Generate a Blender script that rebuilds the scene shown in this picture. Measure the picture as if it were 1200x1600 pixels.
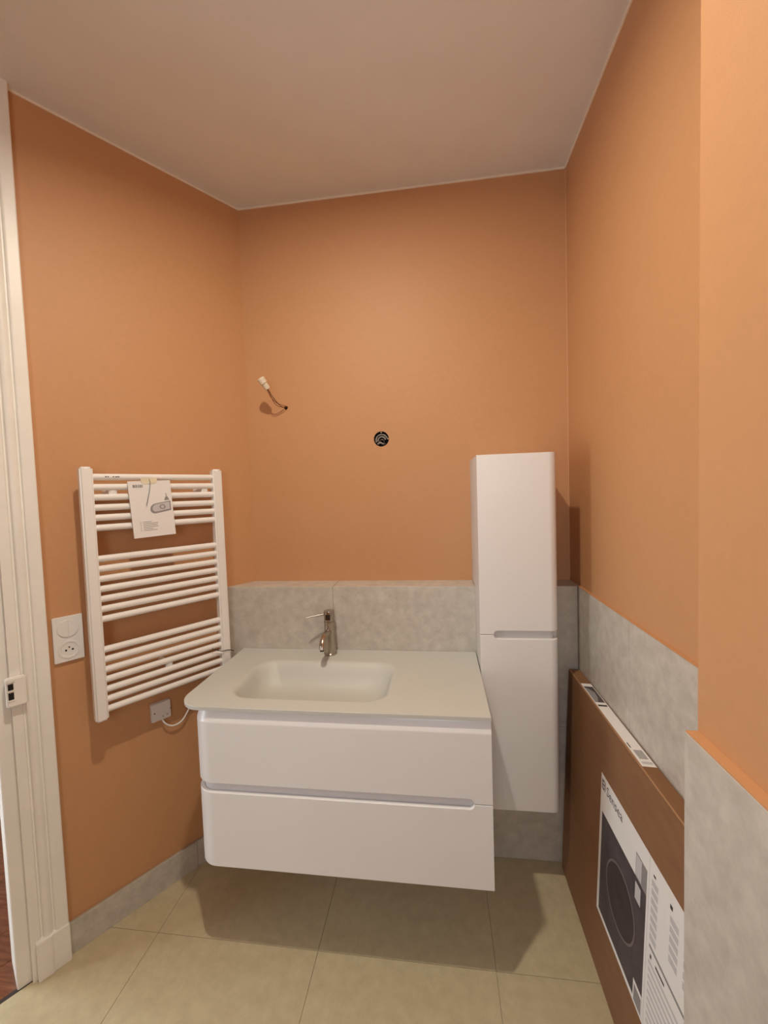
import bpy, bmesh, math, random
from mathutils import Matrix, Vector

for o in list(bpy.data.objects):
    bpy.data.objects.remove(o)
scene = bpy.context.scene
COL = scene.collection
random.seed(7)

# ------------------------------------------------------------------ camera
FPX = 642.5
YAW, PITCH, ROLL = math.radians(-7.4416), math.radians(-2.7886), math.radians(-1.8801)
CAM = Vector((0.2613, -1.8073, 1.5369))
cam_data = bpy.data.cameras.new('camera')
cam_data.sensor_fit = 'VERTICAL'
cam_data.sensor_height = 24.0
cam_data.sensor_width = 18.0
cam_data.lens = FPX / 1600.0 * 24.0
cam_data.clip_start = 0.02
camera = bpy.data.objects.new('camera', cam_data)
COL.objects.link(camera)
fw = Vector((math.sin(YAW) * math.cos(PITCH), math.cos(YAW) * math.cos(PITCH), math.sin(PITCH)))
rr = Vector((math.cos(YAW), -math.sin(YAW), 0))
uu = rr.cross(fw)
r2 = rr * math.cos(ROLL) + uu * math.sin(ROLL)
u2 = -rr * math.sin(ROLL) + uu * math.cos(ROLL)
camera.matrix_world = Matrix(((r2.x, u2.x, -fw.x, CAM.x), (r2.y, u2.y, -fw.y, CAM.y),
                              (r2.z, u2.z, -fw.z, CAM.z), (0, 0, 0, 1)))
scene.camera = camera

# ------------------------------------------------------------------ world, lights, exposure
world = bpy.data.worlds.new('daylight')
scene.world = world
world.use_nodes = True
bg = world.node_tree.nodes['Background']
bg.inputs['Color'].default_value = (0.87, 0.955, 1.0, 1)
bg.inputs['Strength'].default_value = 9.0

LAMPS = [(-0.05, -1.15, 14.2), (-0.36, -1.32, 0.9)]      # x, y, watts of the two ceiling spots
LAMP_COLOR = (1.0, 0.905, 0.74)
LAMP_SPREAD = math.radians(157)
LAMP_TILT = 11.0               # the spots are turned a little towards the basin wall
H = 2.8194
for lx, ly, watts in LAMPS:
    ld = bpy.data.lights.new('spot_light', 'AREA')
    ld.shape = 'DISK'
    ld.size = 0.06
    ld.energy = watts
    ld.color = LAMP_COLOR
    ld.spread = LAMP_SPREAD
    lo = bpy.data.objects.new('spot_light', ld)
    COL.objects.link(lo)
    lo.location = (lx, ly, H - 0.012)
    lo.rotation_euler = (math.radians(LAMP_TILT), math.radians(-1.0), 0)

vs = scene.view_settings
vs.view_transform = 'Standard'
vs.look = 'None'
vs.gamma = 1.0
vs.use_curve_mapping = False
vs.exposure = 0.12

# ------------------------------------------------------------------ helpers: materials
def lin(c):
    return tuple(((v / 255.0) / 12.92 if v / 255.0 <= 0.04045 else ((v / 255.0 + 0.055) / 1.055) ** 2.4) for v in c)

def mat(name, rgb, rough=0.5, metal=0.0, var=0.0, scale=30.0, bump=0.0, bscale=200.0, coat=0.0, detail=4.0, rgb2=None, spec=0.5, stretch=None, bdist=0.002):
    m = bpy.data.materials.new(name)
    m.use_nodes = True
    nt = m.node_tree
    b = nt.nodes['Principled BSDF']
    b.inputs['Roughness'].default_value = rough
    b.inputs['Metallic'].default_value = metal
    b.inputs['Coat Weight'].default_value = coat
    b.inputs['Specular IOR Level'].default_value = spec
    c = lin(rgb)
    b.inputs['Base Color'].default_value = (*c, 1)
    tc = nt.nodes.new('ShaderNodeTexCoord')
    src = tc.outputs['Object']
    if stretch:
        mp = nt.nodes.new('ShaderNodeMapping')
        mp.inputs['Scale'].default_value = stretch
        nt.links.new(src, mp.inputs['Vector'])
        src = mp.outputs['Vector']
    if var or rgb2:
        n = nt.nodes.new('ShaderNodeTexNoise')
        n.inputs['Scale'].default_value = scale
        n.inputs['Detail'].default_value = detail
        n.inputs['Roughness'].default_value = 0.65
        nt.links.new(src, n.inputs['Vector'])
        r = nt.nodes.new('ShaderNodeValToRGB')
        r.color_ramp.elements[0].position = 0.30
        r.color_ramp.elements[1].position = 0.70
        c0 = lin(rgb2) if rgb2 else tuple(v * (1 - var) for v in c)
        c1 = c if rgb2 else tuple(min(1, v * (1 + var)) for v in c)
        r.color_ramp.elements[0].color = (*c0, 1)
        r.color_ramp.elements[1].color = (*c1, 1)
        nt.links.new(n.outputs['Fac'], r.inputs['Fac'])
        nt.links.new(r.outputs['Color'], b.inputs['Base Color'])
    if bump:
        n2 = nt.nodes.new('ShaderNodeTexNoise')
        n2.inputs['Scale'].default_value = bscale
        n2.inputs['Detail'].default_value = 3
        nt.links.new(src, n2.inputs['Vector'])
        bp = nt.nodes.new('ShaderNodeBump')
        bp.inputs['Strength'].default_value = bump
        bp.inputs['Distance'].default_value = bdist
        nt.links.new(n2.outputs['Fac'], bp.inputs['Height'])
        nt.links.new(bp.outputs['Normal'], b.inputs['Normal'])
    return m

def emit_mat(name, rgb, strength):
    m = bpy.data.materials.new(name)
    m.use_nodes = True
    nt = m.node_tree
    b = nt.nodes['Principled BSDF']
    b.inputs['Base Color'].default_value = (*rgb, 1)
    b.inputs['Emission Color'].default_value = (*rgb, 1)
    b.inputs['Emission Strength'].default_value = strength
    return m

def glass_mat(name):
    m = bpy.data.materials.new(name)
    m.use_nodes = True
    nt = m.node_tree
    out = nt.nodes['Material Output']
    t = nt.nodes.new('ShaderNodeBsdfTransparent')
    g = nt.nodes.new('ShaderNodeBsdfGlossy')
    g.inputs['Roughness'].default_value = 0.02
    mx = nt.nodes.new('ShaderNodeMixShader')
    mx.inputs['Fac'].default_value = 0.06
    nt.links.new(t.outputs[0], mx.inputs[1])
    nt.links.new(g.outputs[0], mx.inputs[2])
    nt.links.new(mx.outputs[0], out.inputs['Surface'])
    return m

M = dict(
    paint=mat('orange_paint', (199, 147, 103), 0.55, var=0.022, scale=45, detail=6, bump=0.25, bscale=420, bdist=0.0012),
    ceiling=mat('ceiling_paint', (230, 228, 224), 0.7, var=0.02, scale=6, bump=0.2, bscale=300, bdist=0.001),
    paint_pale=mat('pale_orange_filler', (222, 180, 140), 0.6, var=0.03),
    caulk=mat('caulk', (240, 225, 205), 0.6, var=0.03),
    tile=mat('wall_tile', (207, 200, 190), 0.42, rgb2=(181, 173, 163), scale=26, detail=10, bump=0.08, bscale=90),
    floor_tile=mat('floor_tile', (201, 186, 153), 0.42, rgb2=(184, 168, 136), scale=24, detail=10, bump=0.06, bscale=80),
    grout=mat('grout', (166, 154, 134), 0.9, var=0.08),
    plaster=mat('plaster', (232, 230, 228), 0.8, var=0.04),
    casing=mat('casing_paint', (240, 236, 228), 0.38, var=0.03, scale=9, bump=0.12, bscale=60),
    lacquer=mat('white_lacquer', (232, 230, 230), 0.33, var=0.008, scale=5, coat=0.15),
    carcass=mat('carcass_board', (214, 211, 212), 0.5, var=0.01),
    glass_top=mat('basin_glass', (198, 198, 192), 0.48, var=0.008, scale=4, coat=0.0),
    chrome=mat('brushed_steel', (182, 172, 160), 0.24, metal=1.0, var=0.04, scale=60),
    dark_metal=mat('dark_steel', (90, 80, 72), 0.3, metal=1.0, var=0.05),
    enamel=mat('white_enamel', (236, 232, 228), 0.32, var=0.012, scale=8),
    plastic=mat('white_plastic', (232, 229, 225), 0.42, var=0.012, scale=10),
    plastic_old=mat('grey_white_plastic', (228, 223, 219), 0.5, var=0.03, scale=20),
    clear_plastic=mat('milky_plastic', (225, 212, 190), 0.35, var=0.05, scale=60),
    hole=mat('dark_void', (22, 16, 13), 0.8, var=0.1),
    paper=mat('paper', (232, 228, 226), 0.6, var=0.012, scale=25),
    ink=mat('black_ink', (52, 46, 50), 0.6, var=0.05),
    ink_grey=mat('grey_ink', (142, 138, 138), 0.6, var=0.05),
    ink_light=mat('light_grey_ink', (196, 192, 194), 0.6, var=0.04, scale=120),
    photo_dark=mat('printed_photo', (88, 80, 84), 0.5, rgb2=(62, 54, 58), scale=18),
    photo_disc=mat('printed_disc', (70, 60, 62), 0.5, rgb2=(56, 46, 48), scale=22),
    photo_ring=mat('printed_ring', (116, 106, 106), 0.5, var=0.06),
    kraft=mat('cardboard', (138, 98, 66), 0.75, rgb2=(128, 89, 58), scale=9, detail=5, bump=0.1, bscale=60, stretch=(1, 1, 4)),
    kraft_light=mat('cardboard_crease', (160, 120, 86), 0.75, var=0.08, scale=30),
    tape=mat('yellowed_tape', (226, 214, 188), 0.3, var=0.04, scale=40),
    wire_brown=mat('brown_wire', (142, 88, 54), 0.45, var=0.08),
    wire_dark=mat('dark_wire', (50, 36, 28), 0.45, var=0.08),
    wire_grey=mat('grey_conduit', (150, 140, 132), 0.35, var=0.1),
    wood=mat('hall_wood', (134, 84, 58), 0.22, rgb2=(98, 58, 40), scale=10, detail=6, stretch=(1, 9, 9), bump=0.1, bscale=40),
    lamp_lens=emit_mat('lamp_lens', (1.0, 0.9, 0.75), 4.0),
    pane=glass_mat('window_glass'),
)

# ------------------------------------------------------------------ helpers: geometry
class B:
    def __init__(s):
        s.v, s.f = [], []
    def add(s, verts, faces):
        n = len(s.v)
        s.v += [tuple(v) for v in verts]
        s.f += [tuple(i + n for i in f) for f in faces]
        return s
    def box(s, x0, x1, y0, y1, z0, z1):
        v = [(x, y, z) for z in (z0, z1) for y in (y0, y1) for x in (x0, x1)]
        return s.add(v, [(0, 2, 3, 1), (4, 5, 7, 6), (0, 1, 5, 4), (2, 6, 7, 3), (0, 4, 6, 2), (1, 3, 7, 5)])
    def prism(s, poly, z0, z1):
        """plan polygon (counter-clockwise) pulled up from z0 to z1"""
        n = len(poly)
        v = [(x, y, z0) for x, y in poly] + [(x, y, z1) for x, y in poly]
        f = [tuple(reversed(range(n))), tuple(range(n, 2 * n))]
        f += [(i, (i + 1) % n, n + (i + 1) % n, n + i) for i in range(n)]
        return s.add(v, f)
    def tube(s, pts, rad, seg=10, caps=True):
        pts = [Vector(p) for p in pts]
        n = len(pts)
        rads = rad if isinstance(rad, (list, tuple)) else [rad] * n
        t0 = (pts[1] - pts[0]).normalized()
        up = Vector((0, 0, 1)) if abs(t0.z) < 0.9 else Vector((1, 0, 0))
        a = t0.cross(up).normalized()
        vs_ = []
        for i in range(n):
            t = (pts[min(i + 1, n - 1)] - pts[max(i - 1, 0)]).normalized()
            a = (a - t * a.dot(t)).normalized()
            b = t.cross(a)
            for k in range(seg):
                w = 2 * math.pi * k / seg
                vs_.append(pts[i] + (a * math.cos(w) + b * math.sin(w)) * rads[i])
        fs = [(i * seg + k, i * seg + (k + 1) % seg, (i + 1) * seg + (k + 1) % seg, (i + 1) * seg + k)
              for i in range(n - 1) for k in range(seg)]
        if caps:
            fs += [tuple(reversed(range(seg))), tuple(range((n - 1) * seg, n * seg))]
        return s.add(vs_, fs)
    def lathe(s, prof, seg=32, c=(0, 0, 0), axis='z'):
        """profile of (radius, height) spun round an axis through c"""
        vs_, n = [], len(prof)
        for r, h in prof:
            for k in range(seg):
                w = 2 * math.pi * k / seg
                p = (r * math.cos(w), r * math.sin(w), h)
                if axis == 'y':
                    p = (r * math.cos(w), h, -r * math.sin(w))
                vs_.append((c[0] + p[0], c[1] + p[1], c[2] + p[2]))
        fs = [(i * seg + k, i * seg + (k + 1) % seg, (i + 1) * seg + (k + 1) % seg, (i + 1) * seg + k)
              for i in range(n - 1) for k in range(seg)]
        if prof[0][0] > 1e-6:
            fs.append(tuple(reversed(range(seg))))
        if prof[-1][0] > 1e-6:
            fs.append(tuple(range((n - 1) * seg, n * seg)))
        return s.add(vs_, fs)
    def build(s, name, m, parent=None, smooth=None, bevel=0.0, bseg=2, loc=None):
        me = bpy.data.meshes.new(name)
        me.from_pydata(s.v, [], s.f)
        bm = bmesh.new()
        bm.from_mesh(me)
        bmesh.ops.remove_doubles(bm, verts=bm.verts, dist=1e-6)
        bmesh.ops.recalc_face_normals(bm, faces=bm.faces)
        if bevel:
            es = [e for e in bm.edges if e.is_manifold and e.calc_face_angle(0) > 0.7]
            bmesh.ops.bevel(bm, geom=es, offset=bevel, segments=bseg, affect='EDGES', clamp_overlap=True)
        bm.to_mesh(me)
        bm.free()
        if smooth is not None:
            for p in me.polygons:
                p.use_smooth = True
            me.set_sharp_from_angle(angle=math.radians(smooth))
        me.materials.append(M[m] if isinstance(m, str) else m)
        o = bpy.data.objects.new(name, me)
        COL.objects.link(o)
        if smooth is not None:
            wn_ = o.modifiers.new('weighted_normals', 'WEIGHTED_NORMAL')
            wn_.keep_sharp = True
            wn_.weight = 80
        if parent is not None:
            o.parent = parent
        if loc is not None:
            o.location = loc
        return o

def link_copy(o, parent=None, loc=None):
    c = o.copy()
    COL.objects.link(c)
    if parent is not None:
        c.parent = parent
    if loc is not None:
        c.location = loc
    return c

def struct(o):
    o['kind'] = 'structure'
    return o

def tag(o, label, cat, group=None):
    o['label'] = label
    o['category'] = cat
    if group:
        o['group'] = group
    return o

def thing(name, label, cat, loc=(0, 0, 0), rotz=0.0, group=None):
    o = bpy.data.objects.new(name, None)
    o.empty_display_size = 0.05
    COL.objects.link(o)
    o.location = loc
    o.rotation_euler = (0, 0, rotz)
    return tag(o, label, cat, group)

def clip(poly, a, b):
    """keep the part of a polygon left of the line a -> b"""
    out = []
    side = lambda p: (b[0] - a[0]) * (p[1] - a[1]) - (b[1] - a[1]) * (p[0] - a[0])
    for i, p in enumerate(poly):
        q = poly[(i + 1) % len(poly)]
        sp, sq = side(p), side(q)
        if sp >= 0:
            out.append(p)
        if sp * sq < 0:
            t = sp / (sp - sq)
            out.append((p[0] + (q[0] - p[0]) * t, p[1] + (q[1] - p[1]) * t))
    return out

def text_mesh(name, body, size, m, parent, origin, ux, uy, thick=0.0002):
    """lettering laid on a plane at origin, running along ux with uy up"""
    cu = bpy.data.curves.new(name, 'FONT')
    cu.body = body
    cu.size = size
    cu.resolution_u = 2
    tmp = bpy.data.objects.new('tmp_text', cu)
    COL.objects.link(tmp)
    dg = bpy.context.evaluated_depsgraph_get()
    me = bpy.data.meshes.new_from_object(tmp.evaluated_get(dg))
    bpy.data.objects.remove(tmp)
    ux, uy, og = Vector(ux).normalized(), Vector(uy).normalized(), Vector(origin)
    for v in me.vertices:
        v.co = og + ux * v.co.x + uy * v.co.y
    me.name = name
    me.materials.clear()
    me.materials.append(M[m])
    o = bpy.data.objects.new(name, me)
    COL.objects.link(o)
    o.parent = parent
    return o

# ------------------------------------------------------------------ measures of the room
XL, XR = -0.588, 0.808
A = math.radians(34.593)
SA, CA = math.sin(A), math.cos(A)
TA = math.tan(A)
ROTL = math.pi / 2 - A            # the splayed left wall: local x runs towards the back corner, y into the wall
ZT = 1.143                        # top of the wall tiles
YT = -0.123                       # face of the tiled ledge on the back wall
XN = 0.6605                       # near part of the right wall
YN = -1.117                       # where it begins
YREAR = -2.75
T_OPEN0, T_OPEN1, T_END = 0.903, 1.70, 1.95
XH0, XH1 = -2.95, -2.85             # outer wall of the hall

def lw(t, off=0.0):
    return (XL - t * SA + off * CA, -t * CA - off * SA)
def xl_at(y):
    return XL + y * TA

# ------------------------------------------------------------------ structure: floor
fb = B()
fb.box(-3.9, 1.1, -3.3, 1.0, -0.08, -0.0035)
floor = struct(fb.build('floor', 'grout'))
FX = [-1.932, -1.347, -0.762, -0.177, 0.408, 0.993]
FY = [0.045, -0.541, -1.126, -1.711, -2.296, -2.881]
wall_a, wall_b = lw(0, 0.012), lw(2.2, 0.012)
XLR = lw(T_END)[0]
for i in range(len(FX) - 1):
    for j in range(len(FY) - 1):
        g = 0.0007
        poly = [(FX[i] + g, FY[j + 1] + g), (FX[i + 1] - g, FY[j + 1] + g), (FX[i + 1] - g, FY[j] - g), (FX[i] + g, FY[j] - g)]
        poly = clip(poly, wall_a, wall_b)
        for a, b in (((2, 0 - 0.001), (-3, 0 - 0.001)), ((XR, -3), (XR, 2)), ((-3, YREAR), (2, YREAR)), ((XLR, 2), (XLR, -4))):
            if len(poly) > 2:
                poly = clip(poly, a, b) if not (a[0] == XLR) else clip(poly, (XLR, 2), (XLR, -4))
        if len(poly) < 3:
            continue
        B().prism(poly, -0.0035, 0.0).build('tile', 'floor_tile', floor)
# wooden floor of the hall behind the doorway: planks run along the doorway wall
hall_floor = struct(B().prism([lw(-0.85, -0.003), lw(-0.85, -1.9), lw(2.6, -1.9), lw(2.6, -0.003)][::-1], -0.0034, -0.0030).build('floor_hall', 'wire_dark'))
t0 = lw(0, 0)
for k in range(13):
    o0, o1 = -0.001 - k * 0.14, -0.001 - (k + 1) * 0.14 + 0.002
    for s0, s1 in ((-0.75, 0.30 + 0.2 * (k % 3)), (0.302 + 0.2 * (k % 3), 1.35 + 0.15 * (k % 2)), (1.352 + 0.15 * (k % 2), 2.5)):
        pts = [lw(s1, o0 + 0.012), lw(s1, o1 + 0.012), lw(s0, o1 + 0.012), lw(s0, o0 + 0.012)]
        B().prism(pts[::-1], -0.0030, -0.0004).build('plank', 'wood', hall_floor)

# ------------------------------------------------------------------ structure: walls and ceiling
struct(B().box(-3.9, 1.1, -3.3, 1.0, H, H + 0.08).build('ceiling', 'ceiling'))

def holed_wall(name, x0, x1, z0, z1, holes, y, thick, m):
    bm = bmesh.new()
    def loop(pts):
        vv = [bm.verts.new((px, y, pz)) for px, pz in pts]
        return [bm.edges.new((vv[i], vv[(i + 1) % len(vv)])) for i in range(len(vv))]
    es = loop([(x0, z0), (x1, z0), (x1, z1), (x0, z1)])
    rims = []
    for hx, hz, hr in holes:
        e = loop([(hx + hr * math.cos(2 * math.pi * k / 32), hz + hr * math.sin(2 * math.pi * k / 32)) for k in range(32)])
        es += e
        rims += e
    bmesh.ops.triangle_fill(bm, use_beauty=True, use_dissolve=False, edges=es)
    ret = bmesh.ops.extrude_face_region(bm, geom=list(bm.faces))
    for el in ret['geom']:
        if isinstance(el, bmesh.types.BMVert):
            el.co.y += thick
    bmesh.ops.recalc_face_normals(bm, faces=bm.faces)
    me = bpy.data.meshes.new(name)
    bm.to_mesh(me)
    bm.free()
    me.materials.append(M[m])
    o = bpy.data.objects.new(name, me)
    COL.objects.link(o)
    return struct(o)

HOLE = (0.024, 1.770, 0.0335)
WIRE = (-0.405, 1.931, 0.0085)
holed_wall('wall_back', XL - 0.02, XR + 0.1, -0.05, H, [HOLE, WIRE], 0.0, 0.12, 'paint')

def left_slab(name, ta, tb, z0, z1, m, o0=-0.12, o1=0.0):
    p = [lw(ta, o1), lw(ta, o0), lw(tb, o0), lw(tb, o1)]
    return struct(B().prism(p, z0, z1).build(name, m))
wl = B()
wl.prism([lw(-0.08, 0), lw(-0.08, -0.12), lw(T_OPEN0 - 0.03, -0.12), lw(T_OPEN0 - 0.03, 0)], -0.05, H)
wl.prism([lw(T_OPEN0 - 0.03, 0), lw(T_OPEN0 - 0.03, -0.12), lw(T_OPEN1, -0.12), lw(T_OPEN1, 0)], 2.15, H)
wl.prism([lw(T_OPEN1, 0), lw(T_OPEN1, -0.12), lw(T_END + 0.05, -0.12), lw(T_END + 0.05, 0)], -0.05, H)
struct(wl.build('wall_left', 'paint'))
struct(B().box(XLR - 0.12, XLR, -3.2, lw(T_END)[1] + 0.02, -0.05, H).build('wall_left_rear', 'paint'))
struct(B().box(XR, XR + 0.12, YN - 0.05, 0.1, -0.05, H).build('wall_right', 'paint'))
struct(B().box(XN, XR + 0.12, YREAR - 0.1, YN, -0.05, H).build('wall_right_near', 'paint'))
RX0, RX1, RZ_0, RZ_1 = -0.18, 0.46, 1.36, 2.06       # unseen window added behind the camera to let in cool frontal fill
rw_ = B()
rw_.box(XLR - 0.12, RX0, YREAR - 0.1, YREAR, -0.05, H)
rw_.box(RX1, XN + 0.2, YREAR - 0.1, YREAR, -0.05, H)
rw_.box(RX0, RX1, YREAR - 0.1, YREAR, -0.05, RZ_0)
rw_.box(RX0, RX1, YREAR - 0.1, YREAR, RZ_1, H)
struct(rw_.build('wall_rear', 'paint'))
w2 = B()
for x0, x1, z0, z1 in ((RX0, RX1, RZ_0, RZ_0 + 0.03), (RX0, RX1, RZ_1 - 0.03, RZ_1), (RX0, RX0 + 0.03, RZ_0 + 0.03, RZ_1 - 0.03),
                       (RX1 - 0.03, RX1, RZ_0 + 0.03, RZ_1 - 0.03)):
    w2.box(x0, x1, YREAR - 0.08, YREAR - 0.03, z0, z1)
fill_window = struct(w2.build('added_fill_window', 'casing'))
B().box(RX0 + 0.03, RX1 - 0.03, YREAR - 0.057, YREAR - 0.053, RZ_0 + 0.03, RZ_1 - 0.03).build('pane', 'pane', fill_window)
pd2 = bpy.data.lights.new('window_portal', 'AREA')
pd2.shape = 'RECTANGLE'
pd2.size, pd2.size_y = RX1 - RX0, RZ_1 - RZ_0
pd2.cycles.is_portal = True
po2 = bpy.data.objects.new('window_portal', pd2)
COL.objects.link(po2)
po2.location = ((RX0 + RX1) / 2, YREAR - 0.11, (RZ_0 + RZ_1) / 2)
po2.rotation_euler = (math.radians(90), 0, 0)     # shines along +y
# the hall beyond the doorway, with its window
struct(B().box(XH0, -0.55, 0.8, 0.9, -0.05, H).build('wall_hall_north', 'plaster'))
struct(B().box(-0.66, -0.56, 0.1, 0.85, -0.05, H).build('wall_hall_east', 'plaster'))
struct(B().box(XH0, XLR, -3.3, -3.2, -0.05, H).build('wall_hall_south', 'plaster'))
WY0, WY1, WZ0, WZ1 = -2.00, -0.50, 0.15, 2.10
hw = B()
hw.box(XH0, XH1, -3.2, WY0, -0.05, H)
hw.box(XH0, XH1, WY1, 0.8, -0.05, H)
hw.box(XH0, XH1, WY0, WY1, -0.05, WZ0)
hw.box(XH0, XH1, WY0, WY1, WZ1, H)
struct(hw.build('wall_hall_west', 'plaster'))
win = B()
for y0, y1, z0, z1 in ((WY0, WY1, WZ0, WZ0 + 0.06), (WY0, WY1, WZ1 - 0.06, WZ1), (WY0, WY0 + 0.06, WZ0 + 0.06, WZ1 - 0.06),
                       (WY1 - 0.06, WY1, WZ0 + 0.06, WZ1 - 0.06), (-1.29, -1.21, WZ0 + 0.06, WZ1 - 0.06)):
    win.box(XH0 + 0.01, XH0 + 0.07, y0, y1, z0, z1)
window = struct(win.build('window_1', 'casing'))
B().box(XH0 + 0.038, XH0 + 0.042, WY0 + 0.06, -1.29, WZ0 + 0.06, WZ1 - 0.06).build('pane', 'pane', window)
B().box(XH0 + 0.038, XH0 + 0.042, -1.21, WY1 - 0.06, WZ0 + 0.06, WZ1 - 0.06).build('pane', 'pane', window)
portal_d = bpy.data.lights.new('window_portal', 'AREA')
portal_d.shape = 'RECTANGLE'
portal_d.size, portal_d.size_y = WY1 - WY0, WZ1 - WZ0
portal_d.cycles.is_portal = True
portal = bpy.data.objects.new('window_portal', portal_d)
COL.objects.link(portal)
portal.location = (XH0 - 0.01, (WY0 + WY1) / 2, (WZ0 + WZ1) / 2)
portal.rotation_euler = Matrix(((0, 0, -1), (1, 0, 0), (0, -1, 0))).to_euler()   # shines along +x

# tiled ledge along the back wall
ledge_poly = [(xl_at(-0.114), -0.114), (XR, -0.114), (XR, 0), (XL, 0)]
ledge = struct(B().prism(ledge_poly, -0.01, ZT - 0.009).build('wall_ledge', 'paint'))
JX = [xl_at(YT) + 0.001, -0.190, 0.405, 0.7995]
JZ = [0.0, 0.5705, ZT]
for i in range(3):
    for j in range(2):
        B().box(JX[i] + 0.0009, JX[i + 1] - 0.0009, YT, -0.114, JZ[j] + 0.0009, JZ[j + 1] - 0.0009).build('tile', 'tile', ledge, bevel=0.0007, bseg=1)
for i in range(3):
    pl_ = [(JX[i] + 0.0009 if i else -0.9, -0.1145), (JX[i + 1] - 0.0009 if i < 2 else XR, -0.1145), (JX[i + 1] - 0.0009 if i < 2 else XR, -0.0005), (JX[i] + 0.0009 if i else -0.9, -0.0005)]
    B().prism(clip(pl_, lw(0, 0.0005), lw(1, 0.0005)), ZT - 0.009, ZT - 0.0012).build('tile', 'tile', ledge)
struct(B().box(xl_at(YT) + 0.001, 0.7995, YT + 0.002, -0.112, 0, ZT - 0.003).build('trim_1', 'grout'))
# tiles on the far part of the right wall and on the near part
wr = bpy.data.objects['wall_right']
for y0, y1 in ((-0.560, YT), (YN + 0.001, -0.560)):
    for j in range(2):
        B().box(0.800, XR, y0 + 0.0009, y1 - 0.0009, JZ[j] + 0.0009, JZ[j + 1] - 0.0009).build('tile', 'tile', wr, bevel=0.0007, bseg=1)
struct(B().box(0.7995, XR, YN, YT, ZT - 0.0009, ZT + 0.0015).build('trim_2', 'paint'))
wn = bpy.data.objects['wall_right_near']
XNT = 0.641
ys = [YN, YN - 0.585, YN - 1.17, YREAR]
for k in range(3):
    for j in range(2):
        B().box(XNT, XN, ys[k + 1] + 0.0009, ys[k] - 0.0009 * (k > 0), JZ[j] + 0.0009, JZ[j + 1] - 0.0009).build('tile', 'tile', wn, bevel=0.0007, bseg=1)
struct(B().box(XNT + 0.0005, XN, YREAR, YN - 0.002, ZT - 0.0009, ZT + 0.0015).build('trim_3', 'paint'))
# tile skirting along the left wall
sk = struct(B().prism([lw(0.14, 0.009), lw(0.14, 0.0), lw(0.768, 0.0), lw(0.768, 0.009)], 0.0, 0.1075).build('baseboard_left', 'grout'))
for a, b in ((0.155, 0.335), (0.335, 0.768)):
    B().prism([lw(a + 0.0009, 0.0125), lw(a + 0.0009, 0.0085), lw(b - 0.0009, 0.0085), lw(b - 0.0009, 0.0125)], 0.0005, 0.109).build('tile', 'tile', sk)
# pale bead of filler where ceiling meets wall
struct(B().prism([lw(0.0, 0.004), lw(0.0, 0), lw(0.77, 0), lw(0.77, 0.004)], H - 0.007, H).build('trim_4', 'caulk'))
struct(B().box(XL, XR, -0.004, 0, H - 0.007, H).build('trim_5', 'caulk'))
struct(B().box(XR - 0.004, XR, YN, 0, H - 0.007, H).build('trim_6', 'caulk'))
struct(B().box(XR - 0.0016, XR, -0.0016, 0, ZT, H - 0.007).build('trim_7', 'paint_pale'))

# moulded door casing with its plinth block and frame
prof = [(0.768, 0.0), (0.768, 0.026), (0.771, 0.028), (0.796, 0.028), (0.801, 0.025), (0.804, 0.018), (0.807, 0.018), (0.811, 0.023), (0.818, 0.0265),
        (0.825, 0.0265), (0.831, 0.023), (0.835, 0.015), (0.838, 0.015), (0.842, 0.020), (0.866, 0.020), (0.867, 0.018), (0.867, 0.007), (0.900, 0.007),
        (0.903, 0.004), (0.903, -0.12), (0.868, -0.12), (0.868, 0.0)]
casing = struct(B().prism([lw(t, o) for t, o in prof], 0.0, H).build('door_1', 'casing', smooth=32))
pb = [(0.7665, 0.0), (0.7665, 0.030), (0.768, 0.032), (0.812, 0.032), (0.815, 0.036), (0.852, 0.036), (0.854, 0.034), (0.854, 0.0)]
B().prism([lw(t, o) for t, o in pb], 0.0, 0.128).build('plinth_block', 'casing', casing, bevel=0.0015)
far = [(T_OPEN1 - 0.03, 0.0), (T_OPEN1 - 0.03, -0.12), (T_OPEN1 + 0.001, -0.12), (T_OPEN1 + 0.001, 0.0), (T_OPEN1 + 0.1, 0.0), (T_OPEN1 + 0.1, 0.025), (T_OPEN1 - 0.03, 0.025)]
B().prism([lw(t, o) for t, o in far], 0.0, 2.15).build('casing', 'casing', casing)
struct(B().prism([lw(0.868, 0.012), lw(0.868, -0.004), lw(T_OPEN1 - 0.03, -0.004), lw(T_OPEN1 - 0.03, 0.012)], -0.0030, -0.0002).build('trim_8', 'wire_dark'))

# ------------------------------------------------------------------ wall-hung vanity
def arc_pts(cx, cy, r, a0, a1, n):
    return [(cx + r * math.cos(a0 + (a1 - a0) * k / n), cy + r * math.sin(a0 + (a1 - a0) * k / n)) for k in range(n + 1)]

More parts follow.
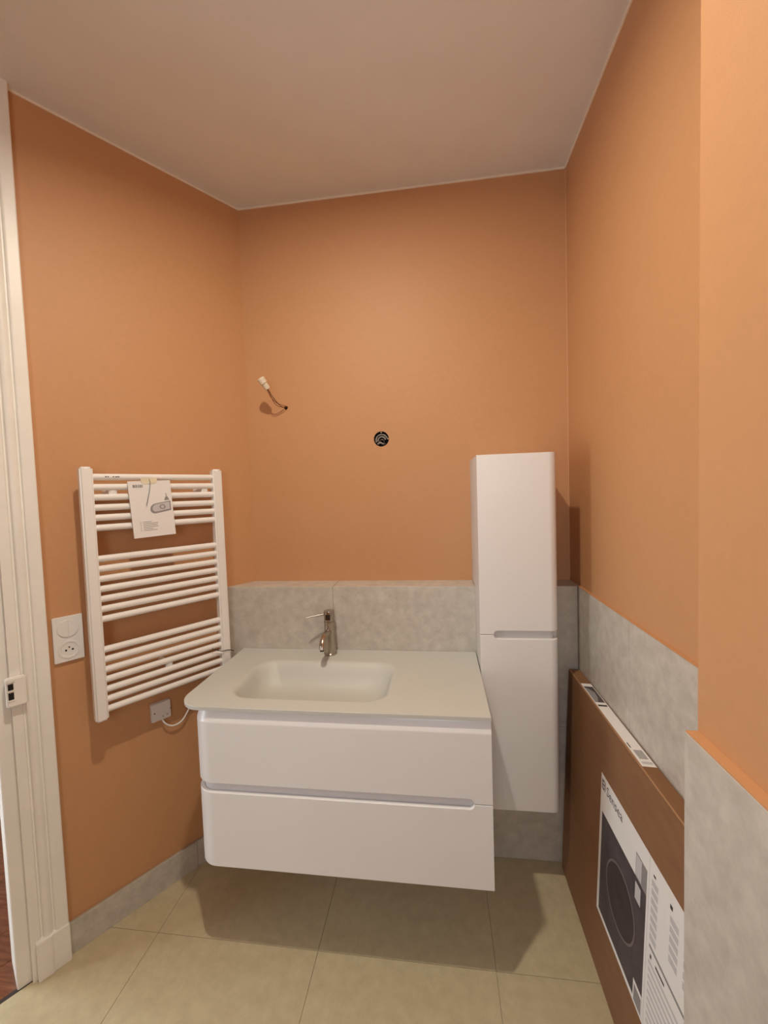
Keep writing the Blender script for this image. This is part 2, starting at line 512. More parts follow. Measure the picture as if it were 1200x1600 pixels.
def shell(path, th, rows):
    """upright panel that follows a plan path; rows(x, y) gives [(z, inset)] from bottom to top"""
    b = B()
    n = len(path)
    P = [Vector((x, y)) for x, y in path]
    N = []
    for i in range(n):
        t = (P[min(i + 1, n - 1)] - P[max(i - 1, 0)]).normalized()
        N.append(Vector((t.y, -t.x)))
    R = [rows(p.x, p.y, i) for i, p in enumerate(P)]
    m = len(R[0])
    ov, iv = [], []
    for i in range(n):
        for z, ins in R[i]:
            q = P[i] - N[i] * ins
            ov.append((q.x, q.y, z))
    for i in range(n):
        for z, ins in R[i]:
            q = P[i] - N[i] * th
            iv.append((q.x, q.y, z))
    k = n * m
    f = []
    for i in range(n - 1):
        for j in range(m - 1):
            a, c = i * m + j, (i + 1) * m + j
            f.append((a, c, c + 1, a + 1))
            f.append((k + a, k + a + 1, k + c + 1, k + c))
        a, c = i * m, (i + 1) * m
        f.append((a, k + a, k + c, c))
        a, c = i * m + m - 1, (i + 1) * m + m - 1
        f.append((a, c, k + c, k + a))
    for i in (0, n - 1):
        for j in range(m - 1):
            a = i * m + j
            f.append((a, a + 1, k + a + 1, k + a))
    return b.add(ov + iv, f)

VR, VL, VF, VB = 0.400, -0.553, -0.613, YT - 0.002
RV = 0.07
VTOP, VBOT = 0.852, 0.339
gx, gz, gr = 0.332, 0.6035, 0.0145         # end of the finger groove
xs = [VR, 0.38, 0.36] + [gx + gr * math.sin(math.pi / 2 * k / 10) for k in range(10, -1, -1)] + [0.25, 0.1, -0.1, -0.3]
# the path runs from the back of the left side round to the right end, so that the outside lies on its right hand
front_path = [(VL, -0.50)] + arc_pts(VL + RV, VF + RV, RV, math.pi, 1.5 * math.pi, 16) + [(x, VF) for x in reversed(xs)]
def notch(x):
    if x >= gx + gr:
        return 0.0
    if x <= gx:
        return gr
    return math.sqrt(max(0, gr * gr - (x - gx) ** 2))
vanity = thing('vanity_cabinet', 'wall-hung white lacquered vanity with two drawers under the basin', 'vanity', (0, 0, 0))
E_ = 0.0022
def up_rows(x, y, i):
    zl = gz + 0.001 + notch(x)
    return [(zl, E_), (zl + 0.0008, 0.0007), (zl + E_, 0.0), (VTOP - 0.036, 0.0), (VTOP - 0.030, 0.0008), (VTOP - 0.004, 0.0105), (VTOP, 0.0125)]
def lo_rows(x, y, i):
    zh = gz - 0.001 - notch(x)
    return [(VBOT, E_), (VBOT + 0.0008, 0.0007), (VBOT + E_, 0.0), (zh - E_, 0.0), (zh - 0.0008, 0.0007), (zh, E_)]
shell(front_path, 0.013, up_rows).build('drawer_front', 'lacquer', vanity, smooth=40)
shell(front_path, 0.013, lo_rows).build('drawer_front', 'lacquer', vanity, smooth=40)
ins = 0.0145
body_path = [(VL + 0.006, VB)] + [(VL + 0.006, -0.50)] + [(VL + ins, -0.498)] + arc_pts(VL + ins + 0.0555, VF + ins + 0.0555, 0.0555, math.pi, 1.5 * math.pi, 10) + [(VR - 0.002, VF + ins)]
body_b = shell(body_path, 0.014, lambda x, y, i: [(VBOT + 0.004, 0), (VTOP + 0.007, 0)])
body_b.box(VR - 0.016, VR - 0.001, VF + 0.0135, VB, VBOT + 0.002, VTOP + 0.007)
body_b.box(VL + 0.02, VR - 0.016, VB - 0.014, VB, VBOT + 0.002, VTOP + 0.007)
body_b.box(VL + 0.02, VR - 0.016, VF + 0.05, VB - 0.014, VBOT + 0.002, VBOT + 0.018)
body_b.build('body', 'carcass', vanity, smooth=40)

# ------------------------------------------------------------------ glass top with moulded basin
CT, CTH = 0.872, 0.0115
cxl, cxr, cyf, cyb, cr_ = -0.600, 0.4005, -0.6165, YT - 0.0015, 0.085
outline = [(cxr, cyf), (cxr, cyb), (cxl, cyb)] + arc_pts(cxl + cr_, cyf + cr_, cr_, math.pi, 1.5 * math.pi, 20)
BC = Vector((-0.186, -0.398))
def ray_out(ang):
    d = Vector((math.cos(ang), math.sin(ang)))
    best = None
    for i in range(len(outline)):
        p, q = Vector(outline[i]), Vector(outline[(i + 1) % len(outline)])
        e = q - p
        den = d.x * e.y - d.y * e.x
        if abs(den) < 1e-12:
            continue
        w = p - BC
        t = (w.x * e.y - w.y * e.x) / den
        u = (w.x * d.y - w.y * d.x) / den
        if t > 0 and -1e-6 <= u <= 1 + 1e-6 and (best is None or t < best):
            best = t
    return BC + d * best
def rrect(ang, hx, hy, r):
    d = Vector((abs(math.cos(ang)), abs(math.sin(ang))))
    ts = []
    if d.x > 1e-9: ts.append(hx / d.x)
    if d.y > 1e-9: ts.append(hy / d.y)
    t = min(ts)
    p = d * t
    c = Vector((hx - r, hy - r))
    if p.x > c.x and p.y > c.y:
        bq = d.dot(c)
        t = bq + math.sqrt(max(0, bq * bq - (c.dot(c) - r * r)))
    return Vector((math.cos(ang), math.sin(ang))) * t
angs = sorted([2 * math.pi * k / 120 for k in range(120)] + [math.atan2(y - BC.y, x - BC.x) % (2 * math.pi) for x, y in outline])
angs = [a for i, a in enumerate(angs) if i == 0 or a - angs[i - 1] > 1e-5]
na = len(angs)
HX, HY, RB = 0.282, 0.158, 0.085
#        inset, depth, y shift
levels = [(0.0, 0.0, 0.0), (0.004, 0.0004, 0), (0.009, 0.0022, -0.0005), (0.014, 0.006, -0.001), (0.019, 0.013, -0.003), (0.024, 0.024, -0.006), (0.030, 0.040, -0.010), (0.038, 0.058, -0.014),
          (0.050, 0.074, -0.018), (0.066, 0.086, -0.020), (0.086, 0.093, -0.022), (0.112, 0.097, -0.022)]
ct = B()
V, F = [], []
for a in angs:
    p = ray_out(a)
    V.append((p.x, p.y, CT - CTH))
for a in angs:
    p = ray_out(a)
    V.append((p.x, p.y, CT - 0.0012))
for a in angs:
    p = ray_out(a)
    dv = (BC - p).normalized() * 0.0014
    V.append((p.x + dv.x, p.y + dv.y, CT))
for ins_, dep, sh in levels:
    # the back of the bowl slopes more gently than its front
    for a in angs:
        q = rrect(a, HX - ins_, HY - ins_, max(RB - ins_ * 0.5, 0.02) if RB - ins_ * 0.5 < HY - ins_ else HY - ins_)
        V.append((BC.x + q.x, BC.y + q.y + sh, CT - dep))
nl = len(levels) + 2
V.append((BC.x, BC.y - 0.022, CT - 0.101))
for l in range(nl):
    for i in range(na):
        j = (i + 1) % na
        F.append((l * na + i, l * na + j, (l + 1) * na + j, (l + 1) * na + i))
last = nl * na
for i in range(na):
    F.append((last + i, last + (i + 1) % na, len(V) - 1))
# underside of the slab, outside the bowl
under0 = len(V)
for a in angs:
    q = rrect(a, HX + 0.004, HY + 0.004, RB)
    V.append((BC.x + q.x, BC.y + q.y, CT - CTH))
for i in range(na):
    j = (i + 1) % na
    F.append((j, i, under0 + i, under0 + j))
ct.add(V, F)
basin = thing('washbasin_top', 'milky glass worktop with moulded rectangular basin on the white vanity', 'washbasin', (0, 0, 0))
ct.build('basin_slab', 'glass_top', basin, smooth=38)
drain = B().lathe([(0.030, 0.0), (0.030, 0.003), (0.024, 0.005), (0.024, 0.010), (0.020, 0.0135), (0.0, 0.0145)], 28, (BC.x + 0.005, BC.y - 0.022, CT - 0.1005)).build('drain', 'chrome', basin, smooth=35)

# ------------------------------------------------------------------ basin mixer tap
FXC, FYC = -0.196, -0.170
tap = thing('basin_tap', 'brushed steel single-lever mixer tap behind the basin', 'tap', (FXC, FYC, CT))
B().lathe([(0.0, 0.0), (0.0275, 0.0), (0.0275, 0.006), (0.0255, 0.008), (0.0, 0.008)], 36).build('base_ring', 'chrome', tap, smooth=30)
B().lathe([(0.0, 0.008), (0.0245, 0.008), (0.0235, 0.06), (0.0222, 0.138), (0.0, 0.138)], 36).build('tap_body', 'chrome', tap, smooth=30)
cap = B().lathe([(0.0, 0.1395), (0.0222, 0.1395), (0.0222, 0.179), (0.0205, 0.1825), (0.0, 0.1835)], 36).build('lever_cap', 'chrome', tap, smooth=30)
B().box(-0.010, 0.010, -0.0235, -0.0215, 0.148, 0.170).build('cap_mark', 'dark_metal', cap, bevel=0.0005)
B().tube([(-0.018, -0.003, 0.168), (-0.050, -0.012, 0.164), (-0.090, -0.024, 0.158)], [0.0042, 0.0040, 0.0038], 12).build('lever', 'chrome', tap, smooth=40)
sp = [(0, -0.012, 0.094), (0, -0.035, 0.101), (0, -0.062, 0.104), (0, -0.088, 0.101), (0, -0.107, 0.091), (0, -0.117, 0.076), (0, -0.120, 0.062)]
spout = B().tube(sp, [0.0125, 0.0120, 0.0118, 0.0116, 0.0116, 0.0118, 0.0120], 20).build('spout', 'chrome', tap, smooth=40)
B().tube([(0, -0.1202, 0.063), (0, -0.1208, 0.0575)], 0.0095, 16).build('aerator', 'dark_metal', spout, smooth=40)

# ------------------------------------------------------------------ tall cabinet
CL, CR, CF = 0.4035, 0.680, -0.302
CTOP, CBOT, CSEAM = 1.6575, 0.348, 1.006
RC = 0.030
sx, sr = 0.466, 0.0142
cxs = [CL, 0.42, 0.44] + [sx - sr * math.sin(math.pi / 2 * k / 10) for k in range(10, -1, -1)] + [0.52, 0.58, 0.63]
cpath = [(x, CF) for x in cxs] + arc_pts(CR - RC, CF + RC, RC, 1.5 * math.pi, 2 * math.pi, 12) + [(CR, -0.255)]
def cnotch(x, y):
    if x <= sx - sr:
        return 0.0
    if x >= sx:
        return sr
    return math.sqrt(max(0, sr * sr - (x - sx) ** 2))
cab = thing('tall_cabinet', 'tall narrow white wall cabinet with two doors beside the basin', 'cabinet', (0, 0, 0))
def cup(x, y, i):
    zl = CSEAM + 0.001 + cnotch(x, y)
    e = 0.0018
    return [(zl, e), (zl + 0.0006, 0.0006), (zl + e, 0), (CTOP - e, 0), (CTOP - 0.0006, 0.0006), (CTOP, e)]
def clo(x, y, i):
    zh = CSEAM - 0.001 - cnotch(x, y)
    e = 0.0018
    return [(CBOT, e), (CBOT + 0.0006, 0.0006), (CBOT + e, 0), (zh - e, 0), (zh - 0.0006, 0.0006), (zh, e)]
shell(cpath, 0.013, cup).build('door', 'lacquer', cab, smooth=40)
shell(cpath, 0.013, clo).build('door', 'lacquer', cab, smooth=40)
yz = [(CF + 0.0325, CBOT + 0.003), (YT - 0.001, CBOT + 0.003), (YT - 0.001, ZT + 0.003), (-0.0015, ZT + 0.003), (-0.0015, CTOP - 0.001), (CF + 0.0325, CTOP - 0.001)]
n = len(yz)
v = [(CL, y, z) for y, z in yz] + [(CR - 0.002, y, z) for y, z in yz]
f = [tuple(range(n)), tuple(reversed(range(n, 2 * n)))] + [(i, n + i, n + (i + 1) % n, (i + 1) % n) for i in range(n)]
B().add(v, f).build('body', 'carcass', cab)
ipath = [(CL + 0.014, CF + 0.0145)] + arc_pts(CR - RC, CF + RC, RC - 0.0145, 1.5 * math.pi, 2 * math.pi, 10) + [(CR - 0.0145, CF + 0.034)]
shell(ipath, 0.008, lambda x, y, i: [(CBOT + 0.003, 0), (CTOP - 0.001, 0)]).build('recess_panel', 'carcass', cab, smooth=40)
B().box(CL, CL + 0.0135, CF + 0.0135, CF + 0.0325, CBOT + 0.003, CTOP - 0.001).build('side_panel', 'carcass', cab)

# ------------------------------------------------------------------ towel radiator on the left wall
RT0, RT1 = 0.6685, 0.1850
RTM = (RT0 + RT1) / 2
RZ0, RZ1 = 0.791, 1.652
lx, ly = lw(RTM)
rad = thing('towel_radiator', 'white ladder towel radiator with twenty bars on the orange wall', 'radiator', (lx, ly, RZ0), ROTL)
HWID = (RT0 - RT1) / 2
PW = 0.038
post = B().box(-PW / 2, PW / 2, -0.095, -0.060, 0.0, RZ1 - RZ0).build('post', 'enamel', rad, smooth=50, bevel=0.006, bseg=3, loc=(-HWID + PW / 2, 0, 0))
link_copy(post, rad, (HWID - PW / 2, 0, 0))
bars_z = [1.619 - 0.0344 * k for k in range(6)] + [1.342 - 0.0344 * k for k in range(7)] + [1.0305 - 0.0344 * k for k in range(7)]
bl = HWID - PW + 0.003
bar0 = B().tube([(-bl, 0, 0), (-bl / 2, 0, 0), (0, 0, 0), (bl / 2, 0, 0), (bl, 0, 0)], 0.0112, 16).build('bar', 'enamel', rad, smooth=40, loc=(0, -0.0785, bars_z[0] - RZ0))
for z in bars_z[1:]:
    link_copy(bar0, rad, (0, -0.0785, z - RZ0))
for t, z in ((0.5737, 1.5675), (0.2551, 1.5675), (0.4251, 0.908)):
    xb = -(t - RTM)
    br = B().box(xb - 0.012, xb + 0.012, -0.083, -0.066, z - RZ0 - 0.014, z - RZ0 + 0.014).build('bracket', 'plastic', rad, bevel=0.003)
    B().tube([(xb, -0.068, z - RZ0), (xb, -0.03, z - RZ0), (xb, -0.0005, z - RZ0)], [0.008, 0.008, 0.013], 14).build('bracket_stem', 'plastic_old', br, smooth=40)
# small grey maker's print on the top bar
pm = B()
xp = -(0.597 - RTM)
for k, w in enumerate((0.006, 0.004, 0.0, 0.005, 0.007, 0.006)):
    if w:
        pm.box(xp + k * 0.0075, xp + k * 0.0075 + w, -0.0900, -0.0895, bars_z[0] - RZ0 - 0.002, bars_z[0] - RZ0 + 0.0025)
pm.build('maker_print', 'ink_grey', rad)

# ------------------------------------------------------------------ booklet hung from the radiator
bx, by = lw(0.458, 0.0965)
book = thing('instruction_booklet', 'white instruction booklet hung from the top bars of the radiator', 'booklet', (bx, by, 1.403), ROTL)
BWD, BHT, SH = 0.1405, 0.202, -0.0112
def bq(u, w, y):            # u 0..1 across, w 0..1 up; the sheet hangs a little askew
    return ((u - 0.5) * BWD + SH * (w - 0.5), y, BHT * w + 0.004 * (u - .5))
def bquad(pts, y0, y1):
    b = B()
    n_ = len(pts)
    vv = [bq(u, w, y0) for u, w in pts] + [bq(u, w, y1) for u, w in pts]
    ff = [tuple(range(n_)), tuple(reversed(range(n_, 2 * n_)))] + [(i, (i + 1) % n_, n_ + (i + 1) % n_, n_ + i) for i in range(n_)]
    return b.add(vv, ff)
cover = bquad([(0, 0), (1, 0), (1, 1), (0, 1)], -0.0045, 0.0).build('cover', 'paper', book)
bquad([(0.01, 0.01), (0.985, 0.01), (0.985, 0.99), (0.01, 0.99)], 0.0001, 0.0018).build('pages', 'paper', book)
def capsule(cx, cz, hw, hh, n_=8, sheared=0.035, flat_right=True):
    pts = []
    for k in range(n_ + 1):
        a = math.pi / 2 + math.pi * k / n_
        pts.append((cx - hw + hh * 1.45 * math.cos(a), cz + hh * math.sin(a)))
    pts += [(cx + hw, cz - hh), (cx + hw, cz + hh)]
    return [(u, w + (u - cx) * sheared * 3) for u, w in pts]
bquad(capsule(0.76, 0.52, 0.19, 0.088), -0.0051, -0.0046).build('printed_device', 'ink_grey', cover)
bquad(capsule(0.755, 0.526, 0.165, 0.066), -0.0055, -0.0052).build('printed_device', 'ink_light', cover)
bquad([(0.74 + 0.075 * math.cos(2 * math.pi * k / 16), 0.525 + 0.045 * math.sin(2 * math.pi * k / 16)) for k in range(16)], -0.0058, -0.0056).build('printed_dial', 'ink_grey', cover)
bquad([(0.74 + 0.042 * math.cos(2 * math.pi * k / 16), 0.525 + 0.026 * math.sin(2 * math.pi * k / 16)) for k in range(16)], -0.0061, -0.0059).build('printed_dial', 'ink_light', cover)
bquad([(0.80, 0.635), (0.93, 0.645), (0.895, 0.70), (0.875, 0.705), (0.868, 0.77), (0.855, 0.77), (0.852, 0.705), (0.835, 0.695)], -0.0051, -0.0046).build('printed_valve', 'ink_grey', cover)
for k, (u0, u1) in enumerate(((0.10, 0.155), (0.165, 0.20), (0.215, 0.235), (0.245, 0.265), (0.275, 0.30), (0.31, 0.33))):
    bquad([(u0, 0.885), (u1, 0.885), (u1, 0.935), (u0, 0.935)], -0.0050, -0.0046).build('printed_mark', 'ink_grey', cover)
for k in range(6):
    w = 0.268 - 0.030 * k
    bquad([(0.17, w), (0.195, w), (0.195, w + 0.008), (0.17, w + 0.008)], -0.0050, -0.0046).build('text_line', 'ink_grey', cover)
    bquad([(0.235, w), (0.235 + (0.20, 0.36, 0.34, 0.36, 0.24, 0.32)[k], w), (0.235 + (0.20, 0.36, 0.34, 0.36, 0.24, 0.32)[k], w + 0.009), (0.235, w + 0.009)], -0.0050, -0.0046).build('text_line', 'ink_grey', cover)
bquad([(0.30, 0.985), (0.30, 1.05), (0.68, 1.05), (0.68, 0.985), (0.62, 0.95), (0.36, 0.94)], -0.0056, -0.0048).build('tape', 'tape', book)
B().tube([bq(0.46, 1.04, 0.006), bq(0.50, 1.03, -0.006), bq(0.51, 0.97, -0.0075), bq(0.46, 0.80, -0.0075), bq(0.36, 0.56, -0.007)], 0.0013, 8).build('cable_tie', 'ink_grey', book, smooth=40)

# ------------------------------------------------------------------ switch and socket plate
px_, py_ = lw((0.753 + 0.6706) / 2)
plate = thing('switch_socket_plate', 'square-edged white double plate with light switch above power socket', 'socket', (px_, py_, 1.0012), ROTL)
B().box(-0.0412, 0.0412, -0.0095, -0.0003, 0, 0.1528).build('plate', 'plastic', plate, bevel=0.0015)
ring = B().lathe([(0.0305, -0.0103), (0.0305, -0.0096)], 40, (0, 0, 0.112), 'y').build('switch_bezel', 'plastic_old', plate, smooth=40)
for s in (-1, 1):
    pts = [(s * 0.0009 + s * 0.0282 * math.cos(a), 0.112 + 0.0282 * math.sin(a)) for a in [(-math.pi / 2 + math.pi * k / 18) for k in range(19)]]
    if s < 0:
        pts = [(-0.0009 - 0.0282 * math.cos(a), 0.112 + 0.0282 * math.sin(a)) for a in [(-math.pi / 2 + math.pi * k / 18) for k in range(19)]]
    nn = len(pts)
    vv = [(x, -0.0122 - 0.001 * (abs(x) / 0.03), z) for x, z in pts] + [(x, -0.0100, z) for x, z in pts]
    ff = [tuple(range(nn)), tuple(reversed(range(nn, 2 * nn)))] + [(i, (i + 1) % nn, nn + (i + 1) % nn, nn + i) for i in range(nn)]
    B().add(vv, ff).build('rocker', 'plastic', plate)
face = B().lathe([(0.0, -0.0096), (0.0235, -0.0096), (0.0245, -0.0112), (0.0300, -0.0112), (0.0305, -0.0094)], 40, (0, 0, 0.040), 'y').build('socket_face', 'plastic', plate, smooth=35)
for hx, hz, hr in ((-0.0092, 0.0385, 0.0030), (0.0092, 0.0385, 0.0030), (0.0, 0.0475, 0.0026)):
    B().lathe([(hr, -0.0101), (hr, -0.0097)], 14, (hx, 0, hz), 'y').build('socket_hole', 'hole' if hz < 0.045 else 'dark_metal', face)

# ------------------------------------------------------------------ cable outlet cover and cord
jx, jy = lw((0.4780 + 0.4080) / 2)
cov = thing('cable_outlet_cover', 'small square white cable outlet cover low on the wall below the radiator', 'outlet cover', (jx, jy, 0.680), ROTL)
B().box(-0.035, 0.035, -0.019, -0.0003, 0, 0.069).build('cover', 'plastic_old', cov, bevel=0.002)
for hx, hz in ((-0.024, 0.034), (0.005, 0.013), (0.021, 0.015), (0.0335, 0.034)):
    B().lathe([(0.0026, -0.0196), (0.0026, -0.0188)], 12, (hx, 0, hz), 'y').build('screw', 'dark_metal' if hx < 0 else 'ink_grey', cov)
def wp(t, off, z):
    x, y = lw(t, off)
    return Vector((x, y, z))
def spline(P, n=10):
    out = []
    P = [Vector(p) for p in P]
    for i in range(len(P) - 1):
        p0, p1, p2, p3 = P[max(i - 1, 0)], P[i], P[i + 1], P[min(i + 2, len(P) - 1)]
        for k in range(n):
            t = k / n
            out.append(0.5 * ((2 * p1) + (p2 - p0) * t + (2 * p0 - 5 * p1 + 4 * p2 - p3) * t * t + (-p0 + 3 * p1 - 3 * p2 + p3) * t ** 3))
    out.append(P[-1])
    return out
cord = spline([wp(0.441, 0.012, 0.682), wp(0.431, 0.018, 0.660), wp(0.405, 0.02, 0.640), wp(0.372, 0.02, 0.643), wp(0.346, 0.02, 0.672), wp(0.325, 0.026, 0.712), wp(0.285, 0.045, 0.742), wp(0.235, 0.070, 0.752), wp(0.208, 0.078, 0.766), wp(0.204, 0.078, 0.7895)], 8)
cord_o = tag(B().tube(cord, 0.0032, 10).build('power_cord', 'plastic', smooth=60), 'thin white cord looping from the outlet cover up behind the vanity top', 'cord')
wire = spline([wp(0.268, 0.1000, 0.926), wp(0.248, 0.0985, 0.914), wp(0.225, 0.0985, 0.903), wp(0.205, 0.0985, 0.901), wp(0.188, 0.0985, 0.896), wp(0.176, 0.0990, 0.889)], 8)
tag(B().tube(wire, 0.0016, 8).build('thin_wire', 'wire_dark', smooth=60), 'thin dark wire crossing the foot of the radiator beside the basin top', 'wire')

# ------------------------------------------------------------------ lock keep on the door casing
kx, ky = lw(0.8545, 0.0205)
keep = thing('lock_keep', 'white painted lock keep with two dark openings on the door casing', 'lock keep', (kx, ky, 0.915), ROTL)
kb = B().box(-0.0235, 0.0235, -0.022, 0.0, 0, 0.089).build('body', 'casing', keep, bevel=0.003)
for z0, z1 in ((0.054, 0.073), (0.024, 0.046)):
    B().box(-0.019, -0.006, -0.0226, -0.0216, z0, z1).build('latch_opening', 'hole', keep)
    B().box(-0.021, -0.004, -0.0245, -0.0219, z0 - 0.0035, z0 - 0.0005).build('lip', 'casing', keep)
B().box(-0.0235, -0.002, -0.026, -0.0219, 0.0785, 0.0885).build('rim', 'casing', keep, bevel=0.001)

# ------------------------------------------------------------------ wiring left on the back wall
conn = thing('lamp_connector', 'white lamp connector dangling on brown wires from the back wall', 'connector', (WIRE[0], 0.0, WIRE[1]))
end = Vector((-0.0440, -0.100, 0.068))
axis = Vector((-0.42, -0.45, 0.79)).normalized()
for k in range(3):
    ph = 2.1 * k
    pts = []
    base = spline([(0, 0.03, 0), (0, -0.004, 0.001), (-0.020, -0.040, 0.006), (-0.034, -0.075, 0.030), end], 8)
    for i, p in enumerate(base):
        w = i / (len(base) - 1)
        r = 0.0042 * math.sin(math.pi * min(1, w * 1.0)) + 0.0018
        a = ph + 3.6 * w
        pts.append(p + Vector((math.cos(a) * r, 0, math.sin(a) * r)))
    B().tube(pts, 0.0014, 8).build('wire', ('wire_brown', 'wire_brown', 'wire_dark')[k], conn, smooth=60)
sock = B().lathe([(0.0, 0.0), (0.0095, 0.0), (0.0105, 0.002), (0.0110, 0.017), (0.0135, 0.019), (0.0135, 0.034), (0.0120, 0.036), (0.0105, 0.036), (0.0100, 0.030), (0.0, 0.030)], 24).build('connector_body', 'clear_plastic', conn, smooth=35)
sock.scale = (1.2, 1.2, 1.45)
sock.location = end - axis * 0.006
sock.rotation_euler = axis.to_track_quat('Z', 'Y').to_euler()
slot = B().box(-0.005, 0.005, -0.0012, 0.0012, 0.030, 0.0306).build('slot', 'ink_grey', sock)
B().lathe([(0.0, 0.0285), (WIRE[2] - 0.0003, 0.0285), (WIRE[2] - 0.0003, 0.0015), (WIRE[2] - 0.0012, 0.0015), (WIRE[2] - 0.0012, 0.028), (0.0, 0.028)], 20, (0, 0, 0), 'y').build('wire_hole', 'hole', conn)

jb = thing('wall_junction_box', 'round open junction box with coiled grey conduit in the back wall', 'junction box', (HOLE[0], 0.0, HOLE[1]))
hr = HOLE[2] - 0.0006
B().lathe([(0.0, 0.049), (hr, 0.049), (hr, 0.001), (hr - 0.0018, 0.001), (hr - 0.0018, 0.047), (0.0, 0.047)], 36, (0, 0, 0), 'y').build('box_cup', 'hole', jb, smooth=35)
for k, (rr_, yy, cz, a0, a1, m_) in enumerate(((0.025, 0.012, -0.004, 0.3, 3.5, 'wire_grey'), (0.017, 0.016, -0.006, 0.2, 3.3, 'wire_grey'), (0.011, 0.02, -0.012, -0.4, 3.6, 'dark_metal'))):
    pts = [(rr_ * math.cos(a0 + (a1 - a0) * i / 18), yy, cz + rr_ * math.sin(a0 + (a1 - a0) * i / 18)) for i in range(19)]
    B().tube(pts, 0.0034 if k < 2 else 0.004, 10).build('conduit', m_, jb, smooth=60)
B().tube([(-0.018, 0.018, -0.020), (-0.008, 0.014, -0.014), (0.004, 0.02, -0.02), (0.012, 0.03, -0.018)], 0.005, 10).build('conduit', 'wire_grey', jb, smooth=60)
B().box(-0.002, 0.002, 0.0015, 0.006, 0.027, 0.0325).build('screw_lug', 'clear_plastic', jb)
B().box(0.0265, 0.0325, 0.0015, 0.006, -0.002, 0.002).build('screw_lug', 'clear_plastic', jb)

# ------------------------------------------------------------------ flat carton leaning on the right wall
LEAN = math.atan2(0.035, 0.818)
BXL, BTH, BHH = 0.955, 0.0445, 0.8187
BY0 = -0.1455                      # far end
carton = thing('cardboard_box', 'flat brown cardboard box leaning on edge against the grey tiled wall', 'box', (0.7205, BY0, 0.0012))
carton.rotation_euler = (0, LEAN, 0)
# local frame: y back to front (-), z up the face, x towards the wall
B().box(0.0, BTH, -BXL, 0.0, 0.0, BHH).build('carton', 'kraft', carton, bevel=0.004, bseg=3, smooth=50)
cr2 = B()
cr2.tube([(0.0032, -0.004, BHH - 0.0022), (0.0028, -0.3, BHH - 0.0022), (0.0030, -0.6, BHH - 0.0022), (0.0032, -BXL + 0.004, BHH - 0.0022)], 0.0026, 8)
cr2.build('crease', 'kraft_light', carton, smooth=60)
def fp(u, s, lift):          # u = distance towards the camera measured from the back wall, s = up the face
    return (-lift, -(u + BY0), s)
def fquad(pts, l0, l1):
    b = B()
    n_ = len(pts)
    vv = [fp(u, s, l1) for u, s in pts] + [fp(u, s, l0) for u, s in pts]
    return b.add(vv, [tuple(range(n_)), tuple(reversed(range(n_, 2 * n_)))] + [(i, (i + 1) % n_, n_ + (i + 1) % n_, n_ + i) for i in range(n_)])
def frect(u0, u1, s0, s1, l0, l1):
    return fquad([(u0, s0), (u1, s0), (u1, s1), (u0, s1)], l0, l1)
lab = frect(0.492, 0.985, 0.200, 0.642, -0.0002, 0.0004).build('product_label', 'paper', carton)
lab['label'] = 'large white product label with dark photo'
frect(0.508, 0.778, 0.215, 0.528, 0.0003, 0.0006).build('photo', 'photo_dark', lab)
def ell(cu, cs, ru, rs, n_=40):
    return [(cu + ru * math.cos(2 * math.pi * k / n_), cs + rs * math.sin(2 * math.pi * k / n_)) for k in range(n_)]
fquad(ell(0.643, 0.376, 0.090, 0.090), 0.0005, 0.0009).build('photo_ring', 'photo_ring', lab)
fquad(ell(0.643, 0.376, 0.084, 0.084), 0.0008, 0.0012).build('photo_disc', 'photo_disc', lab)
frect(0.722, 0.778, 0.528, 0.592, 0.0003, 0.0007).build('photo_inset', 'ink_grey', lab)
frect(0.724, 0.752, 0.532, 0.588, 0.0006, 0.0009).build('photo_inset', 'ink_light', lab)
frect(0.724, 0.752, 0.470, 0.515, 0.0006, 0.0009).build('photo_inset', 'ink_light', lab)
frect(0.735, 0.779, 0.205, 0.262, 0.0006, 0.0010).build('photo_inset', 'paper', lab)
frect(0.740, 0.776, 0.210, 0.252, 0.0009, 0.0012).build('photo_inset', 'ink_grey', lab)
frect(0.787, 0.7885, 0.200, 0.642, 0.0003, 0.0005).build('fold_line', 'ink_light', lab)
for u0, u1, s_top, rows in ((0.800, 0.828, 0.596, 7), (0.878, 0.910, 0.588, 5), (0.930, 0.965, 0.588, 5)):
    for k in range(rows):
        s1 = s_top - k * 0.0225
        frect(u0, u1, s1 - 0.016, s1, 0.0003, 0.0005).build('text_block', 'ink_light', lab)
for u0, u1, s0, s1 in ((0.806, 0.816, 0.606, 0.612), (0.876, 0.886, 0.602, 0.612), (0.830, 0.868, 0.404, 0.410), (0.806, 0.812, 0.402, 0.412)):
    frect(u0, u1, s0, s1, 0.0003, 0.0006).build('printed_mark', 'ink', lab)
frect(0.800, 0.960, 0.425, 0.433, 0.0003, 0.0005).build('text_block', 'ink_grey', lab)
for k in range(9):
    frect(0.800, 0.97 - 0.02 * (k % 3), 0.385 - k * 0.019, 0.393 - k * 0.019, 0.0003, 0.0005).build('text_block', 'ink_light', lab)
# logo block and name
for u0, u1, s0, s1 in ((0.499, 0.503, 0.598, 0.628), (0.505, 0.516, 0.622, 0.628), (0.505, 0.516, 0.610, 0.616), (0.505, 0.516, 0.598, 0.604), (0.519, 0.523, 0.598, 0.628)):
    frect(u0, u1, s0, s1, 0.0003, 0.0006).build('logo_mark', 'ink', lab)
text_mesh('lettering', 'Sensea', 0.040, 'ink', lab, fp(0.532, 0.599, 0.0007), (0, -1, 0), (0, 0, 1))
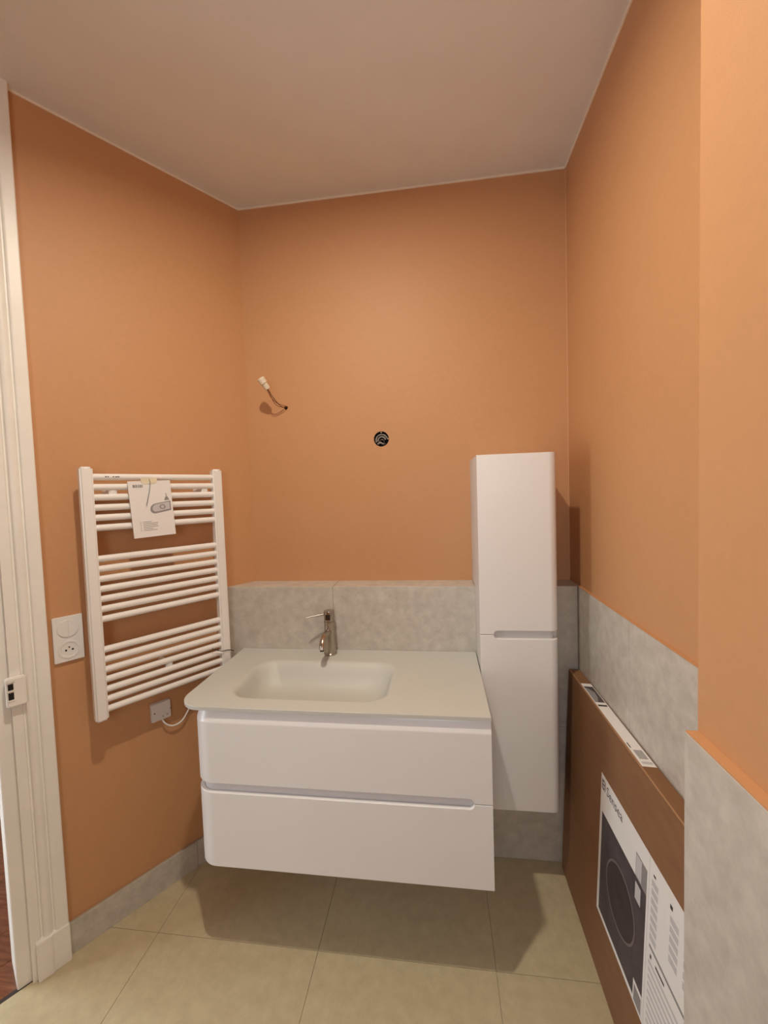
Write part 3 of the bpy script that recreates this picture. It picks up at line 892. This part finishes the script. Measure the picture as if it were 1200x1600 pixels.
# narrow label on the upper edge
def tq(u0, u1, x0, x1, l0, l1):
    return B().box(x0, x1, -(u1 + BY0), -(u0 + BY0), BHH + l0, BHH + l1)
top = tq(0.268, 0.722, 0.0045, 0.0395, -0.0003, 0.0004).build('edge_label', 'paper', carton)
top['label'] = 'narrow white label along the upper edge'
tq(0.292, 0.402, 0.007, 0.037, 0.0003, 0.0006).build('printed_photo', 'ink_grey', top)
pts = [(0.292, 0.037), (0.402, 0.037), (0.402, 0.016), (0.37, 0.026), (0.335, 0.030), (0.31, 0.020), (0.30, 0.007), (0.292, 0.007)]
b = B()
nn = len(pts)
b.add([(x, -(u + BY0), BHH + 0.0009) for u, x in pts] + [(x, -(u + BY0), BHH + 0.0005) for u, x in pts],
      [tuple(range(nn)), tuple(reversed(range(nn, 2 * nn)))] + [(i, (i + 1) % nn, nn + (i + 1) % nn, nn + i) for i in range(nn)])
b.build('printed_photo', 'photo_dark', top)
tq(0.418, 0.428, 0.008, 0.036, 0.0003, 0.0006).build('printed_bar', 'ink', top)
tq(0.622, 0.645, 0.009, 0.012, 0.0003, 0.0006).build('printed_mark', 'ink', top)
for k in range(7):
    tq(0.655 + 0.0055 * k, 0.6575 + 0.0055 * k, 0.012, 0.034, 0.0003, 0.0006).build('printed_bar', 'ink', top)
tq(0.702, 0.712, 0.010, 0.036, 0.0003, 0.0006).build('text_block', 'ink_light', top)

# ------------------------------------------------------------------ ceiling spots
spot_labels = ('recessed ceiling spot above the room, the one nearer the tall cabinet', 'recessed ceiling spot above the room, the one nearer the doorway')
for (lx, ly, w), lab_ in zip(LAMPS, spot_labels):
    s = thing('ceiling_spot', lab_, 'ceiling spot', (lx, ly, H), 0.0, 'recessed spots in the ceiling')
    B().lathe([(0.033, -0.0005), (0.043, -0.0005), (0.043, -0.005), (0.040, -0.007), (0.033, -0.007)], 36).build('trim_ring', 'plastic', s, smooth=35)
    B().lathe([(0.0, -0.0005), (0.0325, -0.0005), (0.0325, -0.004), (0.0, -0.0042)], 32).build('lens', 'lamp_lens', s, smooth=35)
